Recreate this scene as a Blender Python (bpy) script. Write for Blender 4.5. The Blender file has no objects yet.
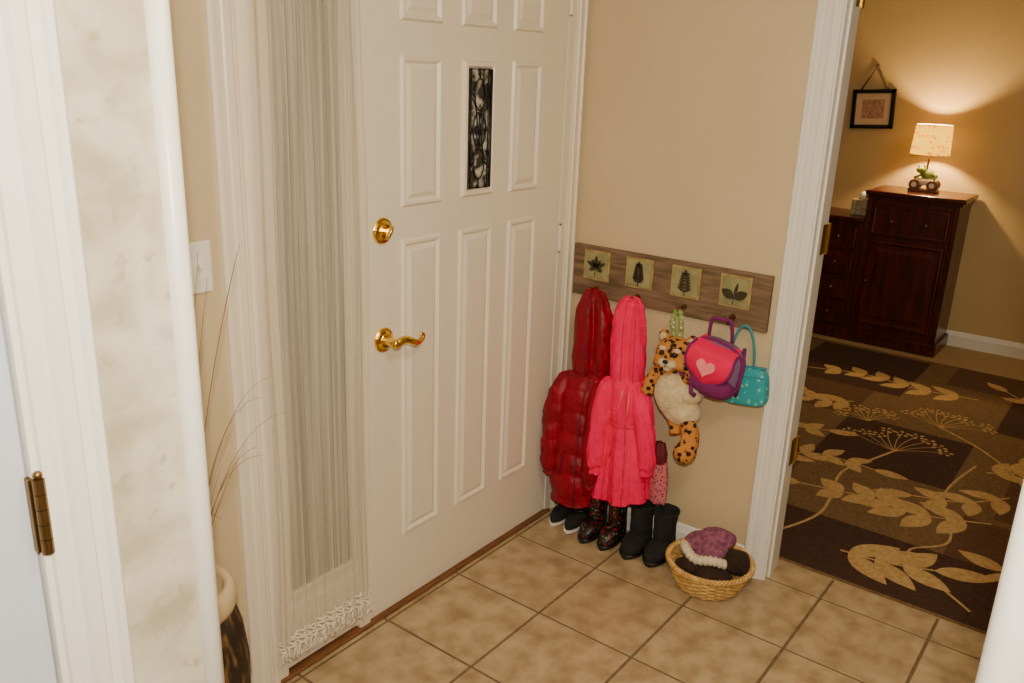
import bpy, bmesh, math, random
from math import sin, cos, pi, radians, atan2, sqrt, exp
from mathutils import Vector, Matrix, noise
random.seed(7)
COL = bpy.context.scene.collection

# ------------------------------------------------------------ materials
def srgb(r, g, b):
    f = lambda c: (c/255/12.92 if c/255 <= .04045 else ((c/255+.055)/1.055)**2.4)
    return (f(r), f(g), f(b), 1)

def mat(name, c, rough=.5, metal=0, c2=None, nscale=6, detail=4, ramp=(.35, .65), bump=0, bscale=60,
        sheen=0, coat=0, stretch=None, spec=None):
    m = bpy.data.materials.new(name); m.use_nodes = True
    nt = m.node_tree; b = nt.nodes["Principled BSDF"]
    b.inputs["Base Color"].default_value = srgb(*c)
    b.inputs["Roughness"].default_value = rough
    b.inputs["Metallic"].default_value = metal
    if sheen: b.inputs["Sheen Weight"].default_value = sheen
    if coat: b.inputs["Coat Weight"].default_value = coat
    if spec is not None: b.inputs["Specular IOR Level"].default_value = spec
    tc = nt.nodes.new("ShaderNodeTexCoord"); mp = nt.nodes.new("ShaderNodeMapping")
    nt.links.new(tc.outputs["Object"], mp.inputs[0])
    if stretch: mp.inputs["Scale"].default_value = stretch
    if c2:
        n = nt.nodes.new("ShaderNodeTexNoise"); n.inputs["Scale"].default_value = nscale
        n.inputs["Detail"].default_value = detail
        r = nt.nodes.new("ShaderNodeValToRGB")
        r.color_ramp.elements[0].position = ramp[0]; r.color_ramp.elements[1].position = ramp[1]
        r.color_ramp.elements[0].color = srgb(*c); r.color_ramp.elements[1].color = srgb(*c2)
        nt.links.new(mp.outputs[0], n.inputs["Vector"]); nt.links.new(n.outputs["Fac"], r.inputs[0])
        nt.links.new(r.outputs[0], b.inputs["Base Color"])
    if bump:
        n = nt.nodes.new("ShaderNodeTexNoise"); n.inputs["Scale"].default_value = bscale
        n.inputs["Detail"].default_value = 3
        bp = nt.nodes.new("ShaderNodeBump"); bp.inputs["Strength"].default_value = bump
        bp.inputs["Distance"].default_value = .004
        nt.links.new(mp.outputs[0], n.inputs["Vector"]); nt.links.new(n.outputs["Fac"], bp.inputs["Height"])
        nt.links.new(bp.outputs[0], b.inputs["Normal"])
    return m

def dotmat(name, base, dots, scale=40, thr=.3, rough=.6, multi=False, warp=0):
    m = mat(name, base, rough)
    nt = m.node_tree; b = nt.nodes["Principled BSDF"]
    tc = nt.nodes.new("ShaderNodeTexCoord")
    v = nt.nodes.new("ShaderNodeTexVoronoi"); v.inputs["Scale"].default_value = scale
    if warp:
        wn = nt.nodes.new("ShaderNodeTexNoise"); wn.inputs["Scale"].default_value = 90
        ad = nt.nodes.new("ShaderNodeVectorMath"); ad.operation = 'SCALE'; ad.inputs["Scale"].default_value = warp
        a2 = nt.nodes.new("ShaderNodeVectorMath"); a2.operation = 'ADD'
        nt.links.new(tc.outputs["Object"], wn.inputs["Vector"]); nt.links.new(wn.outputs["Color"], ad.inputs[0])
        nt.links.new(ad.outputs[0], a2.inputs[0]); nt.links.new(tc.outputs["Object"], a2.inputs[1]); nt.links.new(a2.outputs[0], v.inputs["Vector"])
    else: nt.links.new(tc.outputs["Object"], v.inputs["Vector"])
    r = nt.nodes.new("ShaderNodeValToRGB"); r.color_ramp.interpolation = 'LINEAR'
    e = r.color_ramp.elements
    e[0].position = thr; e[0].color = srgb(*dots); e[1].position = thr+.06; e[1].color = srgb(*base)
    if multi:
        mx = nt.nodes.new("ShaderNodeMix"); mx.data_type = 'RGBA'
        mm = nt.nodes.new("ShaderNodeMath"); mm.operation = 'LESS_THAN'; mm.inputs[1].default_value = thr
        mg = nt.nodes.new("ShaderNodeMix"); mg.data_type = 'RGBA'; mg.inputs["A"].default_value = srgb(*dots); mg.inputs["B"].default_value = srgb(*multi)
        sp = nt.nodes.new("ShaderNodeSeparateColor"); gt = nt.nodes.new("ShaderNodeMath"); gt.operation = 'GREATER_THAN'; gt.inputs[1].default_value = .6
        nt.links.new(v.outputs["Color"], sp.inputs[0]); nt.links.new(sp.outputs[0], gt.inputs[0]); nt.links.new(gt.outputs[0], mg.inputs["Factor"])
        nt.links.new(v.outputs["Distance"], mm.inputs[0]); nt.links.new(mm.outputs[0], mx.inputs["Factor"])
        mx.inputs["A"].default_value = srgb(*base); nt.links.new(mg.outputs["Result"], mx.inputs["B"])
        nt.links.new(mx.outputs["Result"], b.inputs["Base Color"])
    else:
        nt.links.new(v.outputs["Distance"], r.inputs[0]); nt.links.new(r.outputs[0], b.inputs["Base Color"])
    return m

def plaster(name):
    m = mat(name, (226, 217, 198), .85, bump=.7, bscale=30); nt = m.node_tree; b = nt.nodes["Principled BSDF"]
    tc = nt.nodes.new("ShaderNodeTexCoord")
    n1 = nt.nodes.new("ShaderNodeTexNoise"); n1.inputs["Scale"].default_value = 10; n1.inputs["Detail"].default_value = 10; n1.inputs["Distortion"].default_value = .5
    r1 = nt.nodes.new("ShaderNodeValToRGB"); e = r1.color_ramp.elements
    e[0].position = .38; e[0].color = srgb(214, 206, 184); e[1].position = .64; e[1].color = srgb(176, 164, 136)
    x = e.new(.50); x.color = srgb(200, 190, 166)
    n2 = nt.nodes.new("ShaderNodeTexNoise"); n2.inputs["Scale"].default_value = 34; n2.inputs["Detail"].default_value = 8
    r2 = nt.nodes.new("ShaderNodeValToRGB"); r2.color_ramp.elements[0].position = .60; r2.color_ramp.elements[1].position = .70
    r2.color_ramp.elements[0].color = (0, 0, 0, 1); r2.color_ramp.elements[1].color = (.6, .6, .6, 1)
    mx = nt.nodes.new("ShaderNodeMix"); mx.data_type = 'RGBA'; mx.inputs["B"].default_value = srgb(156, 140, 108)
    for n in (n1, n2): nt.links.new(tc.outputs["Object"], n.inputs["Vector"])
    nt.links.new(n1.outputs["Fac"], r1.inputs[0]); nt.links.new(n2.outputs["Fac"], r2.inputs[0])
    nt.links.new(r1.outputs[0], mx.inputs["A"]); nt.links.new(r2.outputs[0], mx.inputs["Factor"])
    nt.links.new(mx.outputs["Result"], b.inputs["Base Color"]); return m

M = {}
M['wall'] = mat("wall_paint", (210, 190, 152), .75, c2=(205, 185, 147), nscale=3, bump=.08, bscale=180)
M['wall2'] = mat("wall_paint_gold", (204, 176, 124), .75, c2=(198, 170, 120), nscale=3, bump=.08, bscale=180)
M['paper'] = plaster("faux_plaster")
M['white'] = mat("trim_white", (238, 234, 224), .35, bump=.03, bscale=30)
M['doorw'] = mat("door_white", (240, 229, 208), .38, bump=.04, bscale=40)
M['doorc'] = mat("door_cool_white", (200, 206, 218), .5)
M['ceil'] = mat("ceiling_white", (240, 234, 220), .9)
M['tile'] = mat("floor_tile", (192, 170, 132), .34, c2=(152, 128, 92), nscale=14, detail=14, ramp=(.36, .70), bump=.2, bscale=25)
M['grout'] = mat("grout", (126, 104, 74), .9, c2=(106, 88, 62), nscale=40)
M['carpet'] = mat("carpet_tan", (190, 162, 116), .95, c2=(168, 140, 98), nscale=90, bump=.6, bscale=300)
M['thresh'] = mat("threshold_wood", (136, 90, 52), .5, c2=(100, 64, 38), nscale=12, stretch=(1, 12, 12))
M['brass'] = mat("brass", (240, 202, 96), .16, 1.0)
M['brass_d'] = mat("brass_aged", (132, 106, 68), .38, 1.0)
M['black'] = mat("black_metal", (22, 20, 20), .35)
M['cherry'] = mat("cherry_wood", (88, 28, 16), .32, c2=(54, 16, 10), nscale=5, stretch=(6, 6, 1), coat=.2)
M['board'] = mat("weathered_board", (132, 106, 80), .7, c2=(94, 74, 54), nscale=9, detail=8, stretch=(8, 1, 9), bump=.2)
M['tframe'] = mat("tile_gold", (180, 156, 98), .4, c2=(144, 122, 74), nscale=30)
M['tgreen'] = mat("tile_green", (160, 154, 110), .35, c2=(130, 128, 88), nscale=20)
M['leafd'] = mat("leaf_dark", (56, 48, 28), .5)
M['gray'] = mat("plastic_white", (240, 236, 226), .35)
M['red'] = mat("red_nylon", (150, 2, 40), .48, c2=(126, 1, 30), nscale=12, bump=.3, bscale=60, spec=.3)
M['redd'] = mat("red_dark", (96, 4, 26), .6)
M['pink'] = mat("pink_velour", (252, 30, 100), .95, c2=(242, 24, 88), nscale=10, bump=.4, bscale=200, spec=.1)
M['pinkd'] = mat("pink_seam", (214, 20, 78), .9)
M['cream'] = mat("plush_cream", (226, 206, 164), .95, c2=(205, 182, 138), nscale=60, bump=1, bscale=160, sheen=.3)
M['leopard'] = dotmat("leopard_fur", (198, 130, 60), (44, 22, 12), 50, .36, .95, warp=.012)
M['strapg'] = dotmat("strap_green", (136, 160, 86), (226, 220, 180), 90, .3, .8)
M['purple'] = mat("purple_fabric", (118, 28, 96), .8, bump=.3, bscale=200)
M['bagside'] = mat("bag_side_mauve", (126, 92, 130), .8, bump=.3, bscale=200)
M['hotpink'] = mat("hot_pink_fabric", (238, 14, 88), .8, bump=.3, bscale=200, spec=.2)
M['heart'] = mat("heart_pink", (255, 140, 150), .7)
M['teal'] = dotmat("teal_dots", (40, 160, 172), (120, 206, 190), 55, .26, .55)
M['tealp'] = mat("teal_piping", (56, 140, 152), .6)
M['bootdots'] = dotmat("boot_dots", (26, 16, 18), (170, 24, 40), 85, .30, .4, multi=(90, 140, 90))
M['rubber'] = mat("black_rubber", (20, 18, 20), .4)
M['suede'] = mat("black_suede", (18, 16, 17), .9, c2=(30, 27, 27), nscale=40, bump=.3, bscale=90)
M['sole'] = mat("shoe_sole", (220, 214, 206), .6)
M['wicker'] = mat("wicker", (226, 186, 112), .5, c2=(188, 142, 76), nscale=50)
M['knit'] = mat("knit_purple", (112, 58, 92), .95, c2=(160, 98, 116), nscale=70, bump=1, bscale=120)
M['knitc'] = mat("knit_cream", (228, 212, 184), .95, bump=1, bscale=140)
M['fleece'] = mat("fleece_brown", (58, 36, 26), .98, c2=(40, 25, 18), nscale=30, bump=1, bscale=70)
M['plaid'] = dotmat("mitten_pattern", (206, 110, 120), (96, 50, 66), 90, .3, .9)
M['grass'] = mat("dried_grass", (132, 104, 66), .8)
M['vase'] = mat("vase_cream", (216, 196, 156), .6, c2=(196, 170, 126), nscale=8)
M['vased'] = mat("vase_dark", (40, 28, 20), .6, c2=(118, 84, 48), nscale=14, ramp=(.5, .62), stretch=(4, 4, 1))
M['rugd'] = mat("rug_dark", (76, 48, 32), .97, c2=(60, 37, 24), nscale=80, bump=.6, bscale=260)
M['rugo'] = mat("rug_olive", (130, 102, 66), .97, c2=(108, 82, 52), nscale=80, bump=.6, bscale=260)
M['rugm'] = mat("rug_umber", (104, 74, 48), .97, c2=(88, 60, 38), nscale=80, bump=.6, bscale=260)
M['ruggold'] = mat("rug_leaf", (210, 174, 114), .97, c2=(184, 148, 92), nscale=60, bump=.5, bscale=260)
M['mat_art'] = mat("art_mat", (226, 196, 160), .8)
M['art'] = mat("art_print", (206, 160, 140), .8, c2=(150, 120, 100), nscale=60)
M['ribbon'] = mat("ribbon", (120, 96, 70), .8)
M['frogg'] = mat("figurine_green", (112, 140, 60), .4, c2=(150, 170, 90), nscale=30)
M['figb'] = mat("figurine_brown", (110, 72, 40), .5)
M['tissue'] = mat("tissue_box", (214, 196, 156), .8, c2=(160, 150, 110), nscale=60)
M['paperw'] = mat("tissue_paper", (240, 236, 226), .9)
M['fringe'] = mat("fringe_thread", (236, 226, 208), .9)

def sheer_mat(name, lo, hi, sc):
    m = bpy.data.materials.new(name); m.use_nodes = True; nt = m.node_tree; nt.nodes.clear()
    o = nt.nodes.new("ShaderNodeOutputMaterial"); mx = nt.nodes.new("ShaderNodeMixShader")
    t = nt.nodes.new("ShaderNodeBsdfTransparent"); d = nt.nodes.new("ShaderNodeBsdfDiffuse")
    tr = nt.nodes.new("ShaderNodeBsdfTranslucent"); m2 = nt.nodes.new("ShaderNodeMixShader")
    d.inputs[0].default_value = srgb(236, 226, 206); tr.inputs[0].default_value = srgb(236, 226, 206)
    m2.inputs[0].default_value = .25
    nt.links.new(d.outputs[0], m2.inputs[1]); nt.links.new(tr.outputs[0], m2.inputs[2])
    tc = nt.nodes.new("ShaderNodeTexCoord"); mp = nt.nodes.new("ShaderNodeMapping")
    mp.inputs["Scale"].default_value = (1, 1, .01)
    n = nt.nodes.new("ShaderNodeTexNoise"); n.inputs["Scale"].default_value = sc
    mr = nt.nodes.new("ShaderNodeMapRange"); mr.inputs[1].default_value = .35; mr.inputs[2].default_value = .68
    mr.inputs[3].default_value = lo; mr.inputs[4].default_value = hi
    nt.links.new(tc.outputs["Object"], mp.inputs[0]); nt.links.new(mp.outputs[0], n.inputs["Vector"])
    nt.links.new(n.outputs["Fac"], mr.inputs[0]); nt.links.new(mr.outputs[0], mx.inputs[0])
    nt.links.new(t.outputs[0], mx.inputs[1]); nt.links.new(m2.outputs[0], mx.inputs[2])
    nt.links.new(mx.outputs[0], o.inputs[0]); return m
M['sheer'] = sheer_mat("sheer_curtain", .26, .66, 80)
M['hemcloth'] = sheer_mat("curtain_hem", .6, .85, 60)

def shade_mat():
    m = bpy.data.materials.new("lamp_shade_fabric"); m.use_nodes = True; nt = m.node_tree; nt.nodes.clear()
    o = nt.nodes.new("ShaderNodeOutputMaterial")
    d = nt.nodes.new("ShaderNodeBsdfDiffuse"); tr = nt.nodes.new("ShaderNodeBsdfTranslucent")
    e = nt.nodes.new("ShaderNodeEmission"); a = nt.nodes.new("ShaderNodeAddShader"); mx = nt.nodes.new("ShaderNodeMixShader")
    tc = nt.nodes.new("ShaderNodeTexCoord"); v = nt.nodes.new("ShaderNodeTexVoronoi"); v.inputs["Scale"].default_value = 34
    r = nt.nodes.new("ShaderNodeValToRGB"); r.color_ramp.elements[0].position = .26; r.color_ramp.elements[1].position = .36
    r.color_ramp.elements[0].color = srgb(235, 120, 0); r.color_ramp.elements[1].color = srgb(255, 188, 20)
    nt.links.new(tc.outputs["Object"], v.inputs["Vector"]); nt.links.new(v.outputs["Distance"], r.inputs[0])
    nt.links.new(r.outputs[0], e.inputs[0])
    d.inputs[0].default_value = srgb(90, 66, 20); tr.inputs[0].default_value = srgb(60, 40, 8)
    e.inputs[1].default_value = 2.3
    mx.inputs[0].default_value = .2
    nt.links.new(d.outputs[0], mx.inputs[1]); nt.links.new(tr.outputs[0], mx.inputs[2])
    nt.links.new(mx.outputs[0], a.inputs[0]); nt.links.new(e.outputs[0], a.inputs[1]); nt.links.new(a.outputs[0], o.inputs[0])
    return m
M['shade'] = shade_mat()
M['glassg'] = mat("frosted_glass", (138, 134, 124), .25)
M['glassd'] = mat("leaded_glass", (34, 36, 36), .08, c2=(206, 204, 190), nscale=32, ramp=(.46, .66), bump=.6, bscale=30)

# ------------------------------------------------------------ mesh builder
class MB:
    def __init__(s): s.v = []; s.f = []; s.m = []; s.sm = []; s.mats = []
    def mi(s, k):
        if k not in s.mats: s.mats.append(k)
        return s.mats.index(k)
    def add(s, vs, fs, k, smooth=True):
        o = len(s.v); i = s.mi(k); s.v += [tuple(v) for v in vs]
        for f in fs: s.f.append([o+x for x in f]); s.m.append(i); s.sm.append(smooth)
    def box(s, x0, x1, y0, y1, z0, z1, k, bev=0, mtx=None):
        bm = bmesh.new(); bmesh.ops.create_cube(bm, size=1)
        for v in bm.verts:
            v.co = Vector(((x0+x1)/2+v.co.x*(x1-x0), (y0+y1)/2+v.co.y*(y1-y0), (z0+z1)/2+v.co.z*(z1-z0)))
        if bev: bmesh.ops.bevel(bm, geom=bm.edges[:], offset=bev, segments=2, affect='EDGES', profile=.5)
        if mtx: bm.transform(mtx)
        s.bm(bm, k, False)
    def bm(s, bm, k, smooth=True):
        bm.verts.index_update()
        s.add([v.co.copy() for v in bm.verts], [[v.index for v in f.verts] for f in bm.faces], k, smooth); bm.free()
    def loft(s, rings, k, cap=True, closed=True, smooth=True):
        n = len(rings[0]); vs = [p for r in rings for p in r]; fs = []
        for i in range(len(rings)-1):
            for j in range(n if closed else n-1):
                j2 = (j+1) % n
                fs.append([i*n+j, i*n+j2, (i+1)*n+j2, (i+1)*n+j])
        if cap and closed:
            fs.append(list(range(n))[::-1]); fs.append([(len(rings)-1)*n+j for j in range(n)])
        s.add(vs, fs, k, smooth)
    def tube(s, pts, r, k, n=8, cap=True, loop=False):
        pts = [Vector(p) for p in pts]; N = len(pts)
        rs = r if isinstance(r, (list, tuple)) else [r]*N
        rings = []; up = None
        for i in range(N):
            if loop: t = pts[(i+1) % N]-pts[i-1]
            else: t = pts[min(i+1, N-1)]-pts[max(i-1, 0)]
            t.normalize()
            if up is None:
                up = Vector((0, 0, 1)) if abs(t.z) < .9 else Vector((1, 0, 0))
            a = t.cross(up).normalized(); b = a.cross(t).normalized(); up = b
            rings.append([pts[i]+(a*cos(2*pi*j/n)+b*sin(2*pi*j/n))*rs[i] for j in range(n)])
        if loop: rings.append(rings[0])
        s.loft(rings, k, cap and not loop)
    def sup(s, c, r, k, e1=1.0, e2=1.0, nu=24, nv=14, mtx=None, nz=0, nf=20):
        P = lambda w, m: math.copysign(abs(w)**m, w)
        vs = []; fs = []
        for i in range(nv+1):
            ph = -pi/2+pi*i/nv
            for j in range(nu):
                th = 2*pi*j/nu
                p = Vector((r[0]*P(cos(ph), e1)*P(cos(th), e2), r[1]*P(cos(ph), e1)*P(sin(th), e2), r[2]*P(sin(ph), e1)))
                if nz: p *= 1+nz*noise.noise((p+Vector(c))*nf)
                if mtx: p = mtx @ p
                vs.append(p+Vector(c))
        for i in range(nv):
            for j in range(nu):
                fs.append([i*nu+j, i*nu+(j+1) % nu, (i+1)*nu+(j+1) % nu, (i+1)*nu+j])
        s.add(vs, fs, k)
    def cyl(s, c, axis, r, h, k, n=32, r2=None, bev=.0):
        c = Vector(c); a = Vector(axis).normalized()
        u = a.orthogonal().normalized(); w = a.cross(u); r2 = r if r2 is None else r2
        prof = [(0, r)] if not bev else [(0, r-bev), (bev, r)]
        prof += [(h, r2)] if not bev else [(h-bev, r2), (h, r2-bev)]
        s.loft([[c+a*t+(u*cos(2*pi*j/n)+w*sin(2*pi*j/n))*q for j in range(n)] for t, q in prof], k, smooth=False)
    def poly(s, pts, nrm, th, k):
        nrm = Vector(nrm); n = len(pts); a = [Vector(p) for p in pts]; b = [p+nrm*th for p in a]
        fs = [list(range(n)), [n+j for j in range(n)][::-1]]
        fs += [[j, (j+1) % n, n+(j+1) % n, n+j] for j in range(n)]
        s.add(a+b, fs, k, False)
    def panel(s, O, U, W, N, w, h, k, prof):
        O, U, W, N = map(Vector, (O, U, W, N)); rings = []
        for off, ht in prof:
            rings.append([O+U*a+W*b+N*ht for a, b in ((off, off), (w-off, off), (w-off, h-off), (off, h-off))])
        n = len(rings); vs = [p for r in rings for p in r]; fs = []
        for i in range(n-1):
            for j in range(4): fs.append([i*4+j, i*4+(j+1) % 4, (i+1)*4+(j+1) % 4, (i+1)*4+j])
        fs.append([(n-1)*4+j for j in range(4)]); s.add(vs, fs, k, False)
    def extr(s, prof, a, b, k, smooth=False):
        a, b = Vector(a), Vector(b)
        s.loft([[Vector(p)+a for p in prof], [Vector(p)+b for p in prof]], k, smooth=smooth)
    def obj(s, name, parent=None, recalc=True):
        me = bpy.data.meshes.new(name); me.from_pydata(s.v, [], s.f)
        for k in s.mats: me.materials.append(M[k])
        for i, p in enumerate(me.polygons): p.material_index = s.m[i]; p.use_smooth = s.sm[i]
        if recalc:
            bm = bmesh.new(); bm.from_mesh(me); bmesh.ops.recalc_face_normals(bm, faces=bm.faces[:]); bm.to_mesh(me); bm.free()
        o = bpy.data.objects.new(name, me); COL.objects.link(o)
        if parent: o.parent = parent
        return o
def empty(name):
    e = bpy.data.objects.new(name, None); e.empty_display_size = .05; COL.objects.link(e); return e
def mod(o, t, **kw):
    m = o.modifiers.new(t.lower(), t)
    for a, b in kw.items(): setattr(m, a, b)
    return m
def simplebox(name, x0, x1, y0, y1, z0, z1, k):
    b = MB(); b.box(x0, x1, y0, y1, z0, z1, k); return b.obj(name)

JY = -.852
H = 2.44
def build_shell():
    b = MB()
    b.box(-2.13, -1.38, 0, .14, 0, H, 'wall'); b.box(-.08, .12, 0, .14, 0, H, 'wall'); b.box(-1.38, -.08, 0, .14, 2.08, H, 'wall')
    b.obj("wall_front")
    b = MB()
    b.box(0, .10, JY, 0, 0, H, 'wall'); b.box(0, .10, -1.77, JY, 2.05, H, 'wall'); b.box(0, .10, -3.6, -1.77, 0, H, 'wall')
    b.box(.10, .12, JY+.002, 0, 0, H, 'wall2'); b.box(.10, .12, -1.77, JY, 2.05, H, 'wall2'); b.box(.10, .12, -3.6, -1.772, 0, H, 'wall2')
    b.box(.12, .13, .0, 2.2, 0, H, 'wall2')
    b.obj("wall_coat_rack")
    b = MB()
    b.box(-2.13, -2.03, -.645, 0, 0, H, 'wall'); b.box(-2.21, -2.03, -.765, -.645, 0, H, 'paper')
    b.box(-3.05, -2.21, -.765, -.645, 2.05, H, 'paper'); b.box(-4.0, -3.05, -.765, -.645, 0, H, 'paper')
    b.obj("wall_closet")
    simplebox("wall_back", -4.1, .12, -3.7, -3.6, 0, H, 'wall')
    simplebox("wall_left", -4.1, -4.0, -3.6, -.6, 0, H, 'wall')
    simplebox("wall_far", 3.5, 3.6, -3.7, 2.3, 0, H, 'wall2')
    simplebox("wall_den_left", .12, 3.5, 2.2, 2.3, 0, H, 'wall2')
    simplebox("wall_den_right", .12, 3.5, -3.7, -3.6, 0, H, 'wall2')
    simplebox("ceiling", -4.1, 3.6, -3.7, 2.3, H, H+.1, 'ceil')
    b = MB(); b.box(-4.1, .16, -3.7, .14, -.05, -.003, 'grout')
    g = .0045; p = .335
    for i in range(-13, 1):
        for j in range(0, 12):
            x0 = .02+i*p+g; x1 = x0+p-2*g; y1 = -.035-(j-1)*p-g; y0 = y1-p+2*g
            x1 = min(x1, .16); y1 = min(y1, .12)
            if x1-x0 > .01: b.box(x0, x1, y0, y1, -.01, 0, 'tile', .0015)
    b.obj("floor")
    simplebox("floor.001", .16, 3.5, -3.7, 2.3, -.05, 0, 'carpet')
    def base(name, a, bb, nx, ny):
        b = MB(); prof = [(0, 0), (.014, 0), (.014, .07), (.009, .082), (.006, .095), (0, .1)]
        if nx:
            b.extr([(nx*u, 0, w) for u, w in prof], (a[0], a[1], 0), (bb[0], bb[1], 0), 'white')
        else:
            b.extr([(0, ny*u, w) for u, w in prof], (a[0], a[1], 0), (bb[0], bb[1], 0), 'white')
        b.obj(name)
    base("baseboard_coat_wall", (0, -.002), (0, -.775), -1, 0)
    base("baseboard_far", (3.5, 2.2), (3.5, -3.6), -1, 0)
    base("baseboard_front", (-2.03, 0), (-1.465, 0), 0, -1)
    base("baseboard_den", (.13, 2.2), (3.5, 2.2), 0, -1)
build_shell()

CP = [(0, 0), (0, .012), (.006, .018), (.014, .018), (.018, .013), (.030, .012), (.034, .015), (.05, .016), (.056, .010), (.062, .010), (.068, .007), (.078, .006), (.08, 0)]
def casing_prof(w):
    s = w/.08; return [(u*s, d) for u, d in CP]
def trims():
    b = MB(); pr = casing_prof(.074); c0 = -.776
    b.extr([(-d, -u, 0) for u, d in pr], (0, c0, 0), (0, c0, 2.12), 'white')
    b.extr([(-d, u, 0) for u, d in pr], (0, -1.856, 0), (0, -1.856, 2.12), 'white')
    b.extr([(-d, 0, u) for u, d in pr], (0, -1.856, 2.05), (0, c0, 2.05), 'white')
    b.box(-.001, .122, JY-.004, JY+.008, 0, 2.05, 'white'); b.box(-.001, .122, -1.78, -1.768, 0, 2.05, 'white'); b.box(-.001, .122, -1.77, JY, 2.038, 2.052, 'white')
    b.box(.025, .055, JY-.012, JY-.004, 0, 2.04, 'white', .002)
    b.box(.120, .135, JY, -.78, 0, 2.12, 'white', .003)
    for z in (.45, 1.17, 1.89):
        b.box(.062, .118, JY-.0065, JY-.003, z-.047, z+.047, 'brass_d', .001)
        b.cyl((.122, JY-.008, z-.049), (0, 0, 1), .0065, .098, 'brass', 12)
    b.obj("trim_doorway")
    b = MB()
    b.extr([(-u, -d, 0) for u, d in casing_prof(.065)], (-.014, 0, 0), (-.014, 0, 2.15), 'doorw')
    b.box(-.108, -.075, -.006, .1, 0, 2.06, 'doorw', .002)
    b.box(-1.38, -.08, -.006, .1, 2.045, 2.09, 'doorw')
    b.extr([(u, -d, 0) for u, d in casing_prof(.085)], (-1.462, 0, 0), (-1.462, 0, 2.15), 'doorw')
    b.extr([(0, -d, u) for u, d in casing_prof(.085)], (-1.462, 0, 2.07), (-.012, 0, 2.07), 'doorw')
    b.box(-1.385, -1.345, -.012, .1, 0, 2.05, 'doorw', .003)
    b.box(-1.075, -1.034, -.01, .1, 0, 2.05, 'doorw', .003)
    b.obj("trim_front_door")
    b = MB(); b.box(-1.36, -1.06, .0, .06, .02, 2.05, 'doorw')
    b.panel((-1.34, 0, .03), (1, 0, 0), (0, 0, 1), (0, -1, 0), .26, .18, 'doorw', [(0, 0), (.008, .006), (.018, .006), (.024, 0), (.04, .004)])
    b.panel((-1.335, 0, .24), (1, 0, 0), (0, 0, 1), (0, -1, 0), .255, 1.76, 'doorw', [(0, 0), (.006, .01), (.014, .01), (.02, .002)])
    b.box(-1.315, -1.10, -.006, .0, .26, 1.98, 'glassg')
    b.obj("window_1")
    b = MB(); b.box(-1.375, -.09, -.022, .08, 0, .010, 'thresh', .003); b.obj("trim_threshold")
    b = MB()
    b.extr([(-u, -d, 0) for u, d in casing_prof(.072)], (-2.143, -.765, 0), (-2.143, -.765, 2.12), 'white')
    b.extr([(0, -d, u) for u, d in casing_prof(.072)], (-3.12, -.765, 2.05), (-2.143, -.765, 2.05), 'white')
    b.box(-2.222, -2.208, -.765, -.65, 0, 2.05, 'white')
    b.obj("trim_closet")
    def guard(name, x, y, r):
        b = MB(); b.cyl((x, y, 0), (0, 0, 1), r, H, 'white', 32)
        for i in range(len(b.sm)): b.sm[i] = True
        b.obj(name)
    guard("trim_corner_guard", -2.030, -.763, .0145)
    b = MB(); b.box(-1.80, -1.68, -3.6, -1.648, 0, H, 'white', .012); b.obj("wall_near_right")
    guard("trim_corner_guard_right", -1.78, -1.645, .024)
trims()

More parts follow.
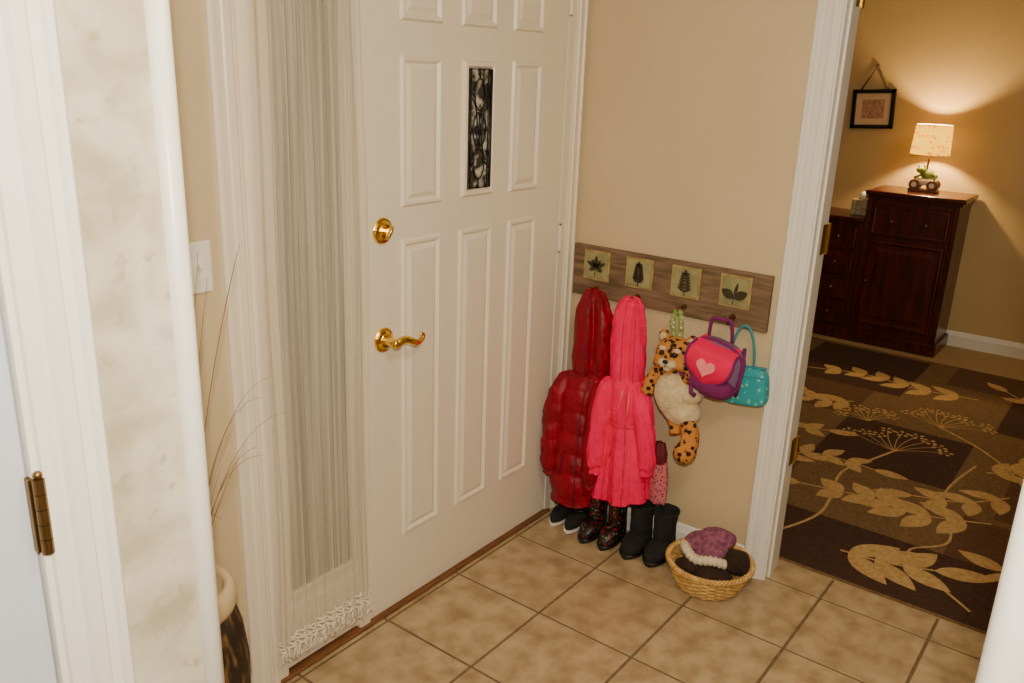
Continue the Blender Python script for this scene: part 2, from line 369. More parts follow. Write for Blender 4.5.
def front_door():
    b = MB(); b.box(-1.03, -.112, -.004, .045, .012, 2.045, 'doorw', .002)
    F = -.004; pr = [(0, 0), (.006, .008), (.013, .008), (.021, -.0005), (.036, .0065)]
    def pn(x0, x1, z0, z1): b.panel((x0, F, z0), (1, 0, 0), (0, 0, 1), (0, -1, 0), x1-x0, z1-z0, 'doorw', pr)
    for x0, x1 in ((-.89, -.725), (-.645, -.485), (-.405, -.25)):
        pn(x0, x1, .245, 1.175); pn(x0, x1, 1.75, 1.92)
    pn(-.89, -.725, 1.265, 1.665); pn(-.405, -.25, 1.265, 1.665)
    b.panel((-.64, F, 1.27), (1, 0, 0), (0, 0, 1), (0, -1, 0), .15, .39, 'doorw', [(0, 0), (.006, .012), (.016, .012), (.022, .004)])
    b.box(-.62, -.512, F-.006, F, 1.292, 1.638, 'glassd')
    x0, x1, z0, z1 = -.62, -.512, 1.292, 1.638; y = F-.008; cx = (x0+x1)/2; cz = (z0+z1)/2
    b.tube([(x0+.002, y, z0+.002), (x1-.002, y, z0+.002), (x1-.002, y, z1-.002), (x0+.002, y, z1-.002)], .0050, 'black', 6, loop=True)
    def arc(cx_, cz_, rx, rz, a0, a1, n=14): return [(cx_+rx*cos(a0+(a1-a0)*i/n), cz_+rz*sin(a0+(a1-a0)*i/n)) for i in range(n+1)]
    came = [[(x0+.014, z0), (x0+.014, z1)], [(x1-.014, z0), (x1-.014, z1)],
            arc(cx, cz, .030, .05, 0, 2*pi), arc(cx, cz+.1, .024, .045, 0, 2*pi), arc(cx, cz-.1, .024, .045, 0, 2*pi),
            [(cx, z0), (cx, cz-.145)], [(cx, z1), (cx, cz+.145)], arc(x0+.014, cz, .03, .09, -pi/2, pi/2), arc(x1-.014, cz, -.03, .09, -pi/2, pi/2),
            [(x0, cz+.12), (cx-.02, cz+.09)], [(x1, cz+.12), (cx+.02, cz+.09)], [(x0, cz-.12), (cx-.02, cz-.09)], [(x1, cz-.12), (cx+.02, cz-.09)],
            [(cx, cz-.05), (cx, cz+.05)], [(cx-.03, cz), (cx+.03, cz)]]
    for pts in came: b.tube([(p[0], y, p[1]) for p in pts], .0024, 'black', 6)
    for z in (.22, 1.08, 1.86):
        b.cyl((-.109, -.012, z-.045), (0, 0, 1), .006, .09, 'doorw', 12)
        b.cyl((-.109, -.012, z+.045), (0, 0, 1), .0045, .006, 'brass_d', 12); b.cyl((-.109, -.012, z-.05), (0, 0, 1), .0045, .006, 'brass_d', 12)
    def rose(z):
        b.cyl((-.963, F, z), (0, -1, 0), .036, .008, 'brass', 40, bev=.003); b.cyl((-.963, F-.008, z), (0, -1, 0), .029, .008, 'brass', 40, r2=.022, bev=.002)
    rose(1.21); rose(.90)
    b.cyl((-.963, F-.014, 1.21), (0, -1, 0), .010, .014, 'brass', 20)
    b.sup((-.963, F-.03, 1.21), (.006, .009, .019), 'brass', .8, .8, mtx=Matrix.Rotation(radians(35), 3, 'Y'))
    b.cyl((-.963, F-.014, .90), (0, -1, 0), .013, .04, 'brass', 24, r2=.011)
    pts = []; rs = []
    for i in range(25):
        t = i/24; x = -.963+.104*t; z = .90+.010*sin(t*2*pi*.9+.1)*(1 if t > .08 else t/.08)-.004
        pts.append((x, F-.052-.006*sin(t*pi), z)); rs.append(.0115-.0045*t+.002*sin(t*pi))
    zl = pts[-1][2]
    for i in range(1, 10):
        a = i/9*1.4*pi; pts.append((-.859+.007*sin(a), F-.052, zl+.008*(1-cos(a)))); rs.append(.0065-.0003*i)
    b.tube(pts, rs, 'brass', 14); b.sup((-.963, F-.052, .898), (.014, .012, .014), 'brass')
    b.obj("door_1")
    b = MB(); b.box(-3.04, -2.224, -.755, -.72, .01, 2.045, 'doorc', .002)
    for x0, x1 in ((-2.95, -2.69), (-2.6, -2.34)):
        for z0, z1 in ((.2, 1.0), (1.1, 1.9)):
            b.panel((x0, -.755, z0), (1, 0, 0), (0, 0, 1), (0, -1, 0), x1-x0, z1-z0, 'doorc', pr)
    for z in (.25, 1.155, 1.86):
        for q in range(5): b.cyl((-2.218, -.768, z-.045+q*.0182), (0, 0, 1), .0068, .0174, 'brass_d', 16)
        b.sup((-2.218, -.768, z+.049), (.005, .005, .005), 'brass_d')
        b.box(-2.227, -2.219, -.764, -.7535, z-.045, z+.045, 'brass_d', .001)
    b.sup((-2.98, -.80, .95), (.028, .028, .028), 'brass'); b.cyl((-2.98, -.755, .95), (0, -1, 0), .01, .03, 'brass')
    b.obj("door_2")
front_door()

def curtain():
    b = MB(); nx, nz = 240, 50; x0, x1 = -1.375, -1.07; vs = []; fs = []
    fl = lambda t: -.022*(1-t)**1.5
    for i in range(nz+1):
        t = i/nz; z = .15+t*1.88
        for j in range(nx+1):
            s = j/nx; x = x0+(x1-x0)*s
            g = .6+.4*t
            y = -.04-.010*g*sin(s*2*pi*9+.8*sin(t*3)+2*noise.noise((s*6, t*1.5, 0)))-.005*sin(s*2*pi*21+1+t)
            x += .005*sin(t*9+s*3)*(1 if s > .9 or s < .1 else .4)+fl(t)*(1-s)
            zz = z+(.012*sin(s*2*pi*7) if i == 0 else 0)
            vs.append((x, y, zz))
    for i in range(nz):
        for j in range(nx): fs.append([i*(nx+1)+j, i*(nx+1)+j+1, (i+1)*(nx+1)+j+1, (i+1)*(nx+1)+j])
    b.add(vs, fs, 'sheer')
    for s0, hw in ((x0, .030), (x1-.030, .030)):
        vs = []; fs = []
        for i in range(nz+1):
            t = i/nz; z = .15+t*1.88
            for j in range(9):
                s = j/8; x = s0+hw*s+.005*sin(t*9+(3 if s0 > x0 else 0))+(fl(t) if s0 == x0 else 0); vs.append((x, -.056-.006*sin(s*2*pi+t*4), z))
        for i in range(nz):
            for j in range(8): fs.append([i*9+j, i*9+j+1, (i+1)*9+j+1, (i+1)*9+j])
        b.add(vs, fs, 'hemcloth')
    xb = x0-.022
    for row in range(4):
        pts = []
        for j in range(160):
            s = j/159; pts.append((xb+(x1-xb)*s, -.046-.008*sin(s*60), .156-row*.011+.007*abs(sin(s*pi*16+row*pi/2))))
        b.tube(pts, .0028, 'fringe', 5)
    for j in range(36):
        s = (j+.5)/36; x = xb+(x1-xb)*s; y = -.046-.008*sin(s*60)
        l = .034+.01*random.random()
        b.tube([(x+random.uniform(-.003, .003)*q, y-random.uniform(0, .003), .125-l*q/4) for q in range(5)], [.0028, .0035, .0022, .004, .0018], 'fringe', 5)
    b.tube([(x0-.01, -.04, 2.03), (x1+.02, -.04, 2.03)], .007, 'white', 12)
    for x in (x0-.005, x1+.015): b.box(x-.006, x+.006, -.04, -.004, 2.02, 2.04, 'white')
    b.obj("sheer_curtain", recalc=False)
curtain()

def switch():
    b = MB(); b.box(-1.560, -1.490, -.007, 0, 1.138, 1.254, 'gray', .003)
    b.box(-1.531, -1.519, -.009, -.006, 1.182, 1.21, 'gray'); b.box(-1.529, -1.521, -.020, -.006, 1.194, 1.207, 'gray', .002)
    for z in (1.166, 1.226): b.cyl((-1.525, -.0065, z), (0, -1, 0), .003, .0015, 'sole', 12)
    b.obj("light_switch")
switch()

def vase():
    b = MB(); c = (-1.735, -.19)
    pf = [(0, .07), (.01, .085), (.1, .105), (.25, .122), (.38, .124), (.46, .115), (.515, .10)]
    R = lambda z, r, n=40: [(c[0]+r*cos(2*pi*j/n), c[1]+r*sin(2*pi*j/n), z) for j in range(n)]
    b.loft([R(z, r) for z, r in pf], 'vased')
    b.loft([R(z, r) for z, r in ((.505, .098), (.525, .106), (.55, .106), (.568, .098), (.572, .088), (.56, .08), (.52, .075))], 'vase')
    b.obj("floor_vase")
    b = MB(); random.seed(3)
    for i in range(30):
        a = random.uniform(-.9, .9) if i % 2 else random.uniform(0, 2*pi); L = random.uniform(.35, .85); sp = random.uniform(.05, .24)
        if sin(a) > 0.3: sp *= .4
        pts = []
        for q in range(12):
            t = q/11; rr = .02+sp*t**1.8
            x = c[0]+rr*cos(a); y = min(c[1]+rr*sin(a), -.02)
            x = max(x, -1.99)
            pts.append((x, y, .45+L*t-(.25*L*t**4 if sp > .15 else 0)))
        b.tube(pts, [.0011*(1-.6*q/11) for q in range(12)], 'grass', 5)
    b.obj("dried_grass")
vase()

# ------------------------------------------------------------ coat rack
def rack():
    b = MB(); b.box(-.018, 0, -.755, -.018, .868, 1.052, 'board', .002)
    kinds = ['maple', 'fern', 'fern2', 'twin']
    for k, yc in zip(kinds, (-.118, -.290, -.465, -.640)):
        zc = .985; h = .053
        b.box(-.024, -.018, yc-h, yc+h, zc-h, zc+h, 'tframe', .002); b.box(-.027, -.022, yc-h+.007, yc+h-.007, zc-h+.007, zc+h-.007, 'tgreen', .002)
        def lf(cy, cz, ang, L, W, n=10):
            pts = []
            for q in range(n+1): t = q/n; pts.append((t*L, W*sin(pi*t)**.8))
            for q in range(n-1, 0, -1): t = q/n; pts.append((t*L, -W*sin(pi*t)**.8))
            b.poly([(-.027, cy-(u*sin(ang)+w*cos(ang)), cz+u*cos(ang)-w*sin(ang)) for u, w in pts], (-1, 0, 0), .002, 'leafd')
        if k == 'maple':
            for a in (-2.0, -1.1, 0, 1.1, 2.0): lf(yc, zc-.006, a, .042 if abs(a) < 1.5 else .030, .008)
            for a in (-.6, .6): lf(yc, zc-.006, a, .034, .006)
            b.tube([(-.028, yc, zc), (-.028, yc+.004, zc-.040)], .0014, 'leafd', 6)
        elif k in ('fern', 'fern2'):
            b.tube([(-.028, yc, zc-.044), (-.028, yc, zc+.03)], .0016, 'leafd', 6)
            for i in range(6):
                for s in (-1, 1): lf(yc, zc-.032+i*.011, s*(1.0 if k == 'fern2' else .8), .030-.0025*i, .0048 if k == 'fern2' else .0068)
            lf(yc, zc+.02, 0, .024, .006)
        else:
            for a in (-1.05, 1.05): lf(yc, zc-.022, a, .050, .015)
            lf(yc, zc-.014, 0.2, .046, .005)
            b.tube([(-.028, yc, zc-.018), (-.028, yc+.003, zc-.042)], .0016, 'leafd', 6)
        b.tube([(-.018, yc, .905), (-.03, yc, .900), (-.045, yc, .888), (-.055, yc, .885), (-.062, yc, .892), (-.064, yc, .905)], .0038, 'brass_d', 8)
        b.sup((-.064, yc, .907), (.006, .006, .006), 'brass_d')
        b.cyl((-.018, yc, .9), (-1, 0, 0), .011, .003, 'brass_d', 16)
    b.obj("coat_rack")
rack()

def interp(keys, t):
    n = len(keys)-1; f = t*n; i = min(int(f), n-1); u = f-i
    p0, p1, p2, p3 = keys[max(i-1, 0)], keys[i], keys[i+1], keys[min(i+2, n)]
    return [.5*((2*b)+(-a+c)*u+(2*a-5*b+4*c-d)*u*u+(-a+3*b-3*c+d)*u**3) for a, b, c, d in zip(p0, p1, p2, p3)]

TEX = bpy.data.textures.new("crumple", 'CLOUDS'); TEX.noise_scale = .045; TEX.noise_depth = 2
TEX2 = bpy.data.textures.new("crumple_fine", 'CLOUDS'); TEX2.noise_scale = .020; TEX2.noise_depth = 2
def crumple(o, s1, s2):
    mod(o, 'DISPLACE', texture=TEX, strength=s1, mid_level=.5, texture_coords='LOCAL')
    mod(o, 'DISPLACE', texture=TEX2, strength=s2, mid_level=.5, texture_coords='LOCAL')

def cloth(b, keys, k, n=110, m=90, amp=(.05, .25), freq=2.0, wr=.03, quilt=0, qa=.08, seed=0, hem=None, hollow=False, slit=None):
    """hanging fabric shell. keys (x,y,z,rx,ry) top->bottom. Returns surface function S(t, theta)."""
    def S(t, th, lift=0.0):
        x, y, z, rx, ry = interp(keys, t); A = amp[0]+(amp[1]-amp[0])*t; c_, s_ = cos(th), sin(th)
        f1 = noise.noise((c_*freq+seed*7, s_*freq+t*.5, z*1.3+seed)); f2 = noise.noise((c_*freq*2+3, s_*freq*2+seed*3, z*2.2))
        wrk = noise.noise((c_*1.5+z*8, s_*1.5+seed, z*15+c_*3))
        w = 1+A*(1.1*f1+.6*f2)+wr*wrk
        if quilt: w += qa*(abs(sin(pi*z/quilt+.35*noise.noise((c_*2, s_*2, seed))))**.6-.62)
        if slit:
            th0, wd, dep, t0, t1 = slit
            d = (th-th0+pi) % (2*pi)-pi
            if t0 < t < t1: w -= dep*exp(-(d/wd)**2)*sin(pi*(t-t0)/(t1-t0))**.5
        w += lift
        px = min(x+rx*w*c_, -.022); py = min(y+ry*w*s_, -.012)
        dz = .008*noise.noise((c_*2, s_*2, t*4+seed))
        if hem: dz += hem[1]*t*t*cos(th-hem[0])
        return (px, py, z+dz)
    rings = [[S(i/m, 2*pi*j/n) for j in range(n)] for i in range(m+1)]
    if hollow:
        x, y, z, rx, ry = keys[-1]
        for q, dz in ((.93, .004), (.86, .03), (.7, .10)):
            rings.append([(x+(p[0]-x)*q, y+(p[1]-y)*q, p[2]+dz) for p in rings[m]])
    b.loft(rings, k, True)
    return S
def along(b, S, th, t0, t1, r, k, n=40, lift=.02):
    b.tube([S(t0+(t1-t0)*i/n, th, lift) for i in range(n+1)], r, k, 8)
def around(b, S, t, a0, a1, r, k, n=40, lift=.02):
    b.tube([S(t, a0+(a1-a0)*i/n, lift) for i in range(n+1)], r, k, 8)

def coats():
    FR = radians(205)
    b = MB()
    H_ = cloth(b, [(-.050, -.132, .908, .008, .010), (-.062, -.142, .895, .032, .040), (-.078, -.152, .845, .050, .064), (-.088, -.162, .77, .056, .071), (-.092, -.166, .69, .057, .071), (-.094, -.166, .62, .054, .067), (-.094, -.164, .58, .048, .060)],
          'red', n=110, m=80, amp=(.04, .08), freq=1.2, wr=.08, seed=1, slit=(FR, .30, .40, .08, 1.05))
    for d in (-.40, .40): along(b, H_, FR+d, .12, .93, .0028, 'redd', lift=.01)
    B_ = cloth(b, [(-.092, -.162, .625, .034, .044), (-.098, -.158, .595, .056, .078), (-.106, -.152, .55, .068, .090), (-.112, -.148, .48, .074, .094), (-.116, -.146, .40, .078, .096), (-.118, -.145, .32, .082, .098), (-.118, -.145, .24, .084, .100), (-.118, -.145, .17, .082, .098), (-.118, -.145, .135, .074, .090), (-.118, -.145, .115, .076, .092)],
          'red', n=130, m=130, amp=(.02, .05), freq=1.2, wr=.08, quilt=.080, qa=.075, seed=2, hollow=True)
    along(b, B_, FR, .10, .99, .0034, 'redd', lift=.03)
    for sg in (-1, 1):
        b.tube([B_(.52+.16*i/8, FR+sg*(.45+.03*i), .03) for i in range(9)], .0026, 'redd', 6)
    for y0, y1, s, zb in ((-.086, -.066, 3, .215), (-.228, -.245, 5, .21)):
        S_ = cloth(b, [(-.10, y0-.01*(1 if y0 > -.1 else -1), .600, .014, .014), (-.118, y0, .590, .034, .034), (-.142, y0*.5+y1*.5, .53, .043, .041), (-.158, y1, .44, .043, .043), (-.166, y1, .35, .041, .041), (-.170, y1, .27, .038, .038), (-.170, y1, zb+.030, .034, .034), (-.170, y1, zb+.018, .026, .026), (-.170, y1, zb, .029, .029)],
              'red', n=60, m=90, amp=(.03, .06), freq=1.2, wr=.13, quilt=.072, qa=.08, seed=s, hollow=True)
        around(b, S_, .89, 0, 2*pi, .003, 'redd', 30)
    b.tube([(-.060, -.118, .890), (-.062, -.118, .905), (-.056, -.119, .912), (-.05, -.120, .905), (-.052, -.126, .893)], .0022, 'redd', 6)
    o = b.obj("red_puffer_coat"); crumple(o, .009, .003)
    b = MB()
    FP = radians(203)
    H_ = cloth(b, [(-.053, -.291, .910, .008, .010), (-.066, -.294, .897, .030, .038), (-.080, -.299, .85, .046, .060), (-.090, -.305, .78, .051, .067), (-.096, -.311, .71, .052, .067), (-.10, -.316, .65, .051, .065), (-.10, -.320, .60, .045, .058)],
          'pink', m=80, amp=(.05, .10), freq=1.3, wr=.07, seed=4, slit=(FP, .26, .42, .10, 1.05))
    for d in (-.36, .36): along(b, H_, FP+d, .14, .93, .0026, 'pinkd', lift=.0)
    B_ = cloth(b, [(-.10, -.320, .645, .034, .044), (-.106, -.323, .615, .054, .072), (-.112, -.328, .56, .062, .078), (-.115, -.333, .50, .058, .074), (-.116, -.336, .475, .056, .072), (-.118, -.340, .445, .063, .080), (-.121, -.345, .38, .074, .090), (-.124, -.349, .30, .083, .099), (-.124, -.350, .23, .087, .103), (-.124, -.350, .195, .087, .103)],
          'pink', n=170, m=110, amp=(.03, .24), freq=2.2, wr=.05, seed=6, hem=(radians(80), -.022), hollow=True)
    along(b, B_, FP, .08, .995, .0024, 'pinkd', lift=.02, n=80)
    around(b, B_, .447, 0, 2*pi, .0028, 'pinkd', 80, lift=.008)
    around(b, B_, .985, 0, 2*pi, .0024, 'pinkd', 170, lift=.012)
    for sg in (-1, 1): b.tube([B_(.55+.14*i/8, FP+sg*(.42+.04*i), .03) for i in range(9)], .0022, 'pinkd', 6)
    for pts, s in (([(-.108, -.275, .625, .014, .014), (-.128, -.268, .612, .032, .030), (-.152, -.262, .55, .037, .034), (-.168, -.260, .47, .037, .034), (-.178, -.262, .39, .036, .032), (-.184, -.264, .325, .034, .030), (-.184, -.264, .312, .026, .023), (-.184, -.264, .285, .027, .024)], 8),
                   ([(-.10, -.370, .625, .014, .014), (-.118, -.382, .612, .032, .030), (-.138, -.408, .55, .037, .034), (-.150, -.430, .48, .036, .033), (-.156, -.444, .41, .035, .031), (-.158, -.450, .362, .033, .029), (-.158, -.450, .350, .025, .022), (-.158, -.450, .325, .026, .023)], 9)):
        S_ = cloth(b, pts, 'pink', n=70, m=70, amp=(.04, .10), freq=1.3, wr=.13, seed=s, hollow=True)
        around(b, S_, .86, 0, 2*pi, .0024, 'pinkd', 30)
    for dy, l in ((.012, .07), (-.014, .085)):
        p = Vector(B_(.12, FP, .06)); b.tube([p+Vector((-.006, dy, 0)), p+Vector((-.016, dy*1.2, -l*.5)), p+Vector((-.018, dy*1.3, -l))], .0022, 'heart', 6)
    o = b.obj("pink_hoodie"); crumple(o, .009, .003)
    b = MB()
    cloth(b, [(-.075, -.455, .36, .018, .028), (-.075, -.458, .32, .024, .034), (-.075, -.462, .25, .024, .036), (-.075, -.464, .2, .02, .032), (-.075, -.464, .19, .01, .02)], 'plaid', n=36, m=30, amp=(.05, .1))
    cloth(b, [(-.075, -.452, .42, .012, .02), (-.075, -.455, .38, .022, .03), (-.075, -.455, .345, .022, .03)], 'redd', n=36, m=16, amp=(.05, .1))
    b.obj("patterned_mitten")
coats()

def plush():
    e = empty("leopard_plush_backpack")
    X = -.10
    def rem(b, name, vox=.005, it=6):
        o = b.obj(name, e); m = mod(o, 'REMESH', mode='VOXEL', voxel_size=vox); m.use_smooth_shade = True
        mod(o, 'SMOOTH', factor=.5, iterations=it)
        mod(o, 'DISPLACE', texture=TEX2, strength=.006, mid_level=.5, texture_coords='LOCAL'); return o
    hy, hz = -.492, .760
    b = MB()
    b.sup((X-.005, hy, hz), (.052, .066, .060), 'leopard')
    for s in (-1, 1):
        b.sup((X+.01, hy+s*.052, hz+.050), (.012, .022, .023), 'leopard')
        b.sup((X-.03, hy+s*.032, hz-.022), (.028, .030, .025), 'leopard')
    b.sup((X, hy, hz-.06), (.03, .035, .03), 'leopard')
    b.tube([(X, hy+.035, hz-.075), (X-.01, hy+.060, hz-.075), (X-.02, hy+.070, hz-.10), (X-.03, hy+.073, hz-.125)], [.022, .022, .021, .023], 'leopard', 14)
    b.sup((X-.032, hy+.072, hz-.135), (.025, .024, .023), 'leopard')
    b.tube([(X, hy-.035, hz-.075), (X-.015, hy-.062, hz-.070), (X-.025, hy-.078, hz-.055), (X-.035, hy-.082, hz-.035)], [.022, .021, .021, .022], 'leopard', 14)
    b.tube([(X-.01, hy-.068, hz-.215), (X-.02, hy-.090, hz-.25), (X-.03, hy-.096, hz-.28), (X-.045, hy-.094, hz-.305)], [.028, .030, .032, .034], 'leopard', 14)
    b.sup((X-.05, hy-.092, hz-.312), (.040, .038, .038), 'leopard')
    b.tube([(X+.0, hy-.01, hz-.21), (X-.005, hy-.025, hz-.25), (X-.015, hy-.035, hz-.275)], [.022, .021, .021], 'leopard', 12)
    rem(b, "fur")
    b = MB()
    b.sup((X-.008, hy-.008, hz-.135), (.054, .066, .080), 'cream', nz=.06, nf=30)
    b.sup((X-.0, hy-.040, hz-.190), (.050, .070, .050), 'cream', nz=.06, nf=30)
    b.sup((X-.005, hy-.075, hz-.12), (.042, .038, .038), 'cream')
    rem(b, "belly", .006, 4)
    b = MB()
    b.sup((X-.056, hy+.014, hz-.020), (.019, .018, .015), 'cream'); b.sup((X-.056, hy-.014, hz-.020), (.019, .018, .015), 'cream')
    b.sup((X-.052, hy, hz-.038), (.014, .014, .010), 'cream')
    b.sup((X-.048, hy+.026, hz+.026), (.008, .014, .008), 'cream'); b.sup((X-.048, hy-.026, hz+.026), (.008, .014, .008), 'cream')
    b.sup((X-.073, hy, hz-.010), (.007, .010, .007), 'black')
    b.tube([(X-.071, hy, hz-.014), (X-.071, hy, hz-.030)], .0012, 'black', 6)
    for s in (-1, 1):
        b.sup((X-.056, hy+s*.023, hz+.013), (.007, .0080, .009), 'black')
        b.sup((X-.002, hy+s*.052, hz+.050), (.006, .013, .014), 'cream')
    b.obj("face", e)
    b = MB()
    for s in (-1, 1):
        pts = [(-.055, -.465+s*.004, .893), (-.062, -.468+s*.012, .885), (-.07, -.47+s*.016, .86), (-.075, -.478+s*.014, .83), (-.08, -.484+s*.01, .80)]
        for p0, p1 in zip(pts[:-1], pts[1:]): b.tube([p0, p1], .0085, 'strapg', 10)
    b.tube([(X-.045, hy-.085, hz-.075), (X-.05, hy-.09, hz-.10), (X-.04, hy-.1, hz-.11)], .008, 'purple', 8)
    b.obj("strap", e)
plush()

def bags():
    X, Y, Z = -.118, -.632, .752
    rot = Matrix.Rotation(radians(12), 3, 'X')
    P = lambda w, m: math.copysign(abs(w)**m, w)
    b = MB()
    b.sup((X+.02, Y, Z-.005), (.044, .096, .094), 'bagside', .65, .85, 40, 24, mtx=rot)
    b.sup((X+.002, Y, Z-.052), (.046, .082, .042), 'purple', .8, .8, 32, 14, mtx=rot)
    def flap(u, v):
        hw = .080*(sin(pi*min(1, (v+.28)/1.0*.72+.04)))**.55
        if v > .6: hw *= sqrt(max(.02, 1-((v-.6)/.42)**2))
        zz = .086-.142*v; xx = -.032-.020*sin(pi*min(1, v*1.05))-.012*(1-u*u)
        if v < .2: xx += .05*(1-v/.2)**1.3
        p = rot @ Vector((xx+.002, u*hw, zz)); return (X+p.x, Y+p.y, Z+p.z)
    nu, nv = 24, 30
    vs = [flap(-1+2*i/nu, j/nv) for j in range(nv+1) for i in range(nu+1)]
    fs = [[j*(nu+1)+i, j*(nu+1)+i+1, (j+1)*(nu+1)+i+1, (j+1)*(nu+1)+i] for j in range(nv) for i in range(nu)]
    b.add(vs, fs, 'hotpink')
    edge = [flap(-1, j/nv) for j in range(3, nv+1)]+[flap(-1+2*i/nu, 1) for i in range(1, nu+1)]+[flap(1, j/nv) for j in range(nv-1, 2, -1)]
    b.tube(edge, .0045, 'purple', 8)
    hp = []
    for i in range(40):
        t = 2*pi*i/40; u = 16*sin(t)**3; w = 13*cos(t)-5*cos(2*t)-2*cos(3*t)-cos(4*t)
        v = rot @ Vector((-.062, u*.0020, w*.0020+.014)); hp.append((X+v.x, Y+v.y, Z+v.z))
    b.poly(hp, (-1, 0, 0), .004, 'heart')
    def onring(a, sy, sz, xo):
        v = rot @ Vector((0, sy*P(cos(a), .8), sz*P(sin(a), .65))); return (X+xo, Y+v.y, Z-.005+v.z)
    b.tube([onring(2*pi*i/48, .096, .094, .000) for i in range(48)], .005, 'purple', 8, loop=True)
    pts = [(-.078-.01*sin(pi*i/20), Y+.040*cos(pi*i/20), min(Z+.075+.110*sin(pi*i/20)**.8, .905)) for i in range(21)]
    b.tube(pts, .0060, 'purple', 10)
    b.tube([(X+.03, Y+.085, Z+.075), (X-.005, Y+.104, Z+.03), (X-.012, Y+.108, Z-.03), (X+.01, Y+.095, Z-.075), (X+.02, Y+.07, Z-.095)], .0070, 'purple', 10)
    b.tube([(X+.04, Y-.084, Z+.07), (X+.0, Y-.100, Z+.03), (X-.01, Y-.098, Z-.04), (X+.02, Y-.08, Z-.085)], .006, 'purple', 10)
    b.obj("pink_heart_backpack")
    b = MB(); rot2 = Matrix.Rotation(radians(-6), 3, 'X'); c = Vector((-.050, -.720, .692))
    b.sup(c, (.026, .078, .064), 'teal', .45, .45, 40, 20, mtx=rot2)
    b.tube([c+rot2@Vector((-.0, -.070+.140*i/12, .064)) for i in range(13)], .005, 'tealp', 8)
    b.tube([c+rot2@Vector((-.024, -.072+.144*i/12, .038)) for i in range(13)], .003, 'tealp', 8)
    b.tube([(-.05, -.70-.042*cos(pi*i/16), .750+.140*sin(pi*i/16)) for i in range(17)], .0045, 'tealp', 8)
    b.obj("teal_polka_dot_pouch")
bags()

# ------------------------------------------------------------ footwear
def foot_rings(xh, xt, y, w, hh, ht, z0=.0, n=28, m=24):
    rings = []
    for i in range(m+1):
        s = i/m; t = .5-.5*cos(pi*s); x = xh+(xt-xh)*t
        e = 1.0
        if t < .2: e = sqrt(max(0, 1-((.2-t)/.2)**2))
        if t > .68: e = sqrt(max(0, 1-((t-.68)/.32)**2))
        wt = w*(.84+.16*sin(pi*min(1, max(0, (t-.2)/.9))))*max(e, .06)
        h = hh*(1-t)**1.6+ht*(1-(1-t)**1.6)
        if t > .6: h *= max(.25, sqrt(max(0, 1-((t-.6)/.42)**2)))
        r = []
        for j in range(n):
            a = 2*pi*j/n; ca, sa = cos(a), sin(a)
            r.append((x, y+wt*math.copysign(abs(ca)**.75, ca), z0+max(0, h*.5+h*.5*math.copysign(abs(sa)**.75, sa))))
        rings.append(r)
    return rings
def boot(b, xh, L, y, w, H, k, solek, shaft=.05, cuff=None, slump=0):
    xt = xh-L
    b.loft(foot_rings(xh, xt, y, w, .085, .052, .012), k)
    b.loft([[(p[0], y+(p[1]-y)*1.07, min(p[2], .018)) for p in r] for r in foot_rings(xh+.004, xt-.005, y, w, .03, .04)], solek)
    rings = []; n = 32; cx = xh-shaft*.98
    for i in range(17):
        t = i/16; z = .025+(H-.025)*t; rr = shaft*(.98-.05*sin(pi*t)+.04*t)+slump*sin(t*17)*.5
        rings.append([(cx+rr*cos(2*pi*j/n)-.004*sin(t*3), y+rr*.78*sin(2*pi*j/n), z+.005*sin(2*pi*j/n*2)*t) for j in range(n)])
    for rr, z in ((shaft*.92, H-.001), (shaft*.86, H-.02), (shaft*.8, H-.08)):
        rings.append([(cx+rr*cos(2*pi*j/n), y+rr*.76*sin(2*pi*j/n), z) for j in range(n)])
    b.loft(rings, k)
    if cuff:
        b.tube([(cx+shaft*1.02*cos(2*pi*j/n), y+shaft*.80*sin(2*pi*j/n), H-.004) for j in range(n)], .004, cuff, 8, loop=True)
def shoes():
    b = MB()
    for y, xo in ((-.092, -.03), (-.165, -.04)):
        b.loft(foot_rings(xo, xo-.150, y, .030, .066, .042, .012), 'suede')
        b.loft([[(p[0], y+(p[1]-y)*1.08, min(p[2], .014)) for p in r] for r in foot_rings(xo+.004, xo-.155, y, .031, .04, .04)], 'sole')
        b.tube([(xo-.045+.034*cos(a/20*2*pi), y+.022*sin(a/20*2*pi), .070+.006*cos(a/20*2*pi)) for a in range(20)], .006, 'rubber', 8, loop=True)
        for q in (.078, .098): b.tube([(xo-q, y+.030*cos(pi*a/10), .020+.038*sin(pi*a/10)) for a in range(11)], .0045, 'rubber', 6)
    b.obj("toddler_sneakers")
    b = MB()
    boot(b, -.060, .150, -.245, .034, .215, 'bootdots', 'rubber', .043, 'redd'); boot(b, -.055, .150, -.325, .034, .215, 'bootdots', 'rubber', .043, 'redd')
    b.obj("polka_dot_rain_boots")
    b = MB()
    boot(b, -.040, .160, -.420, .040, .175, 'suede', 'rubber', .050, 'suede', .002); boot(b, -.030, .160, -.508, .040, .175, 'suede', 'rubber', .050, 'suede', .002)
    b.obj("black_suede_boots")
shoes()

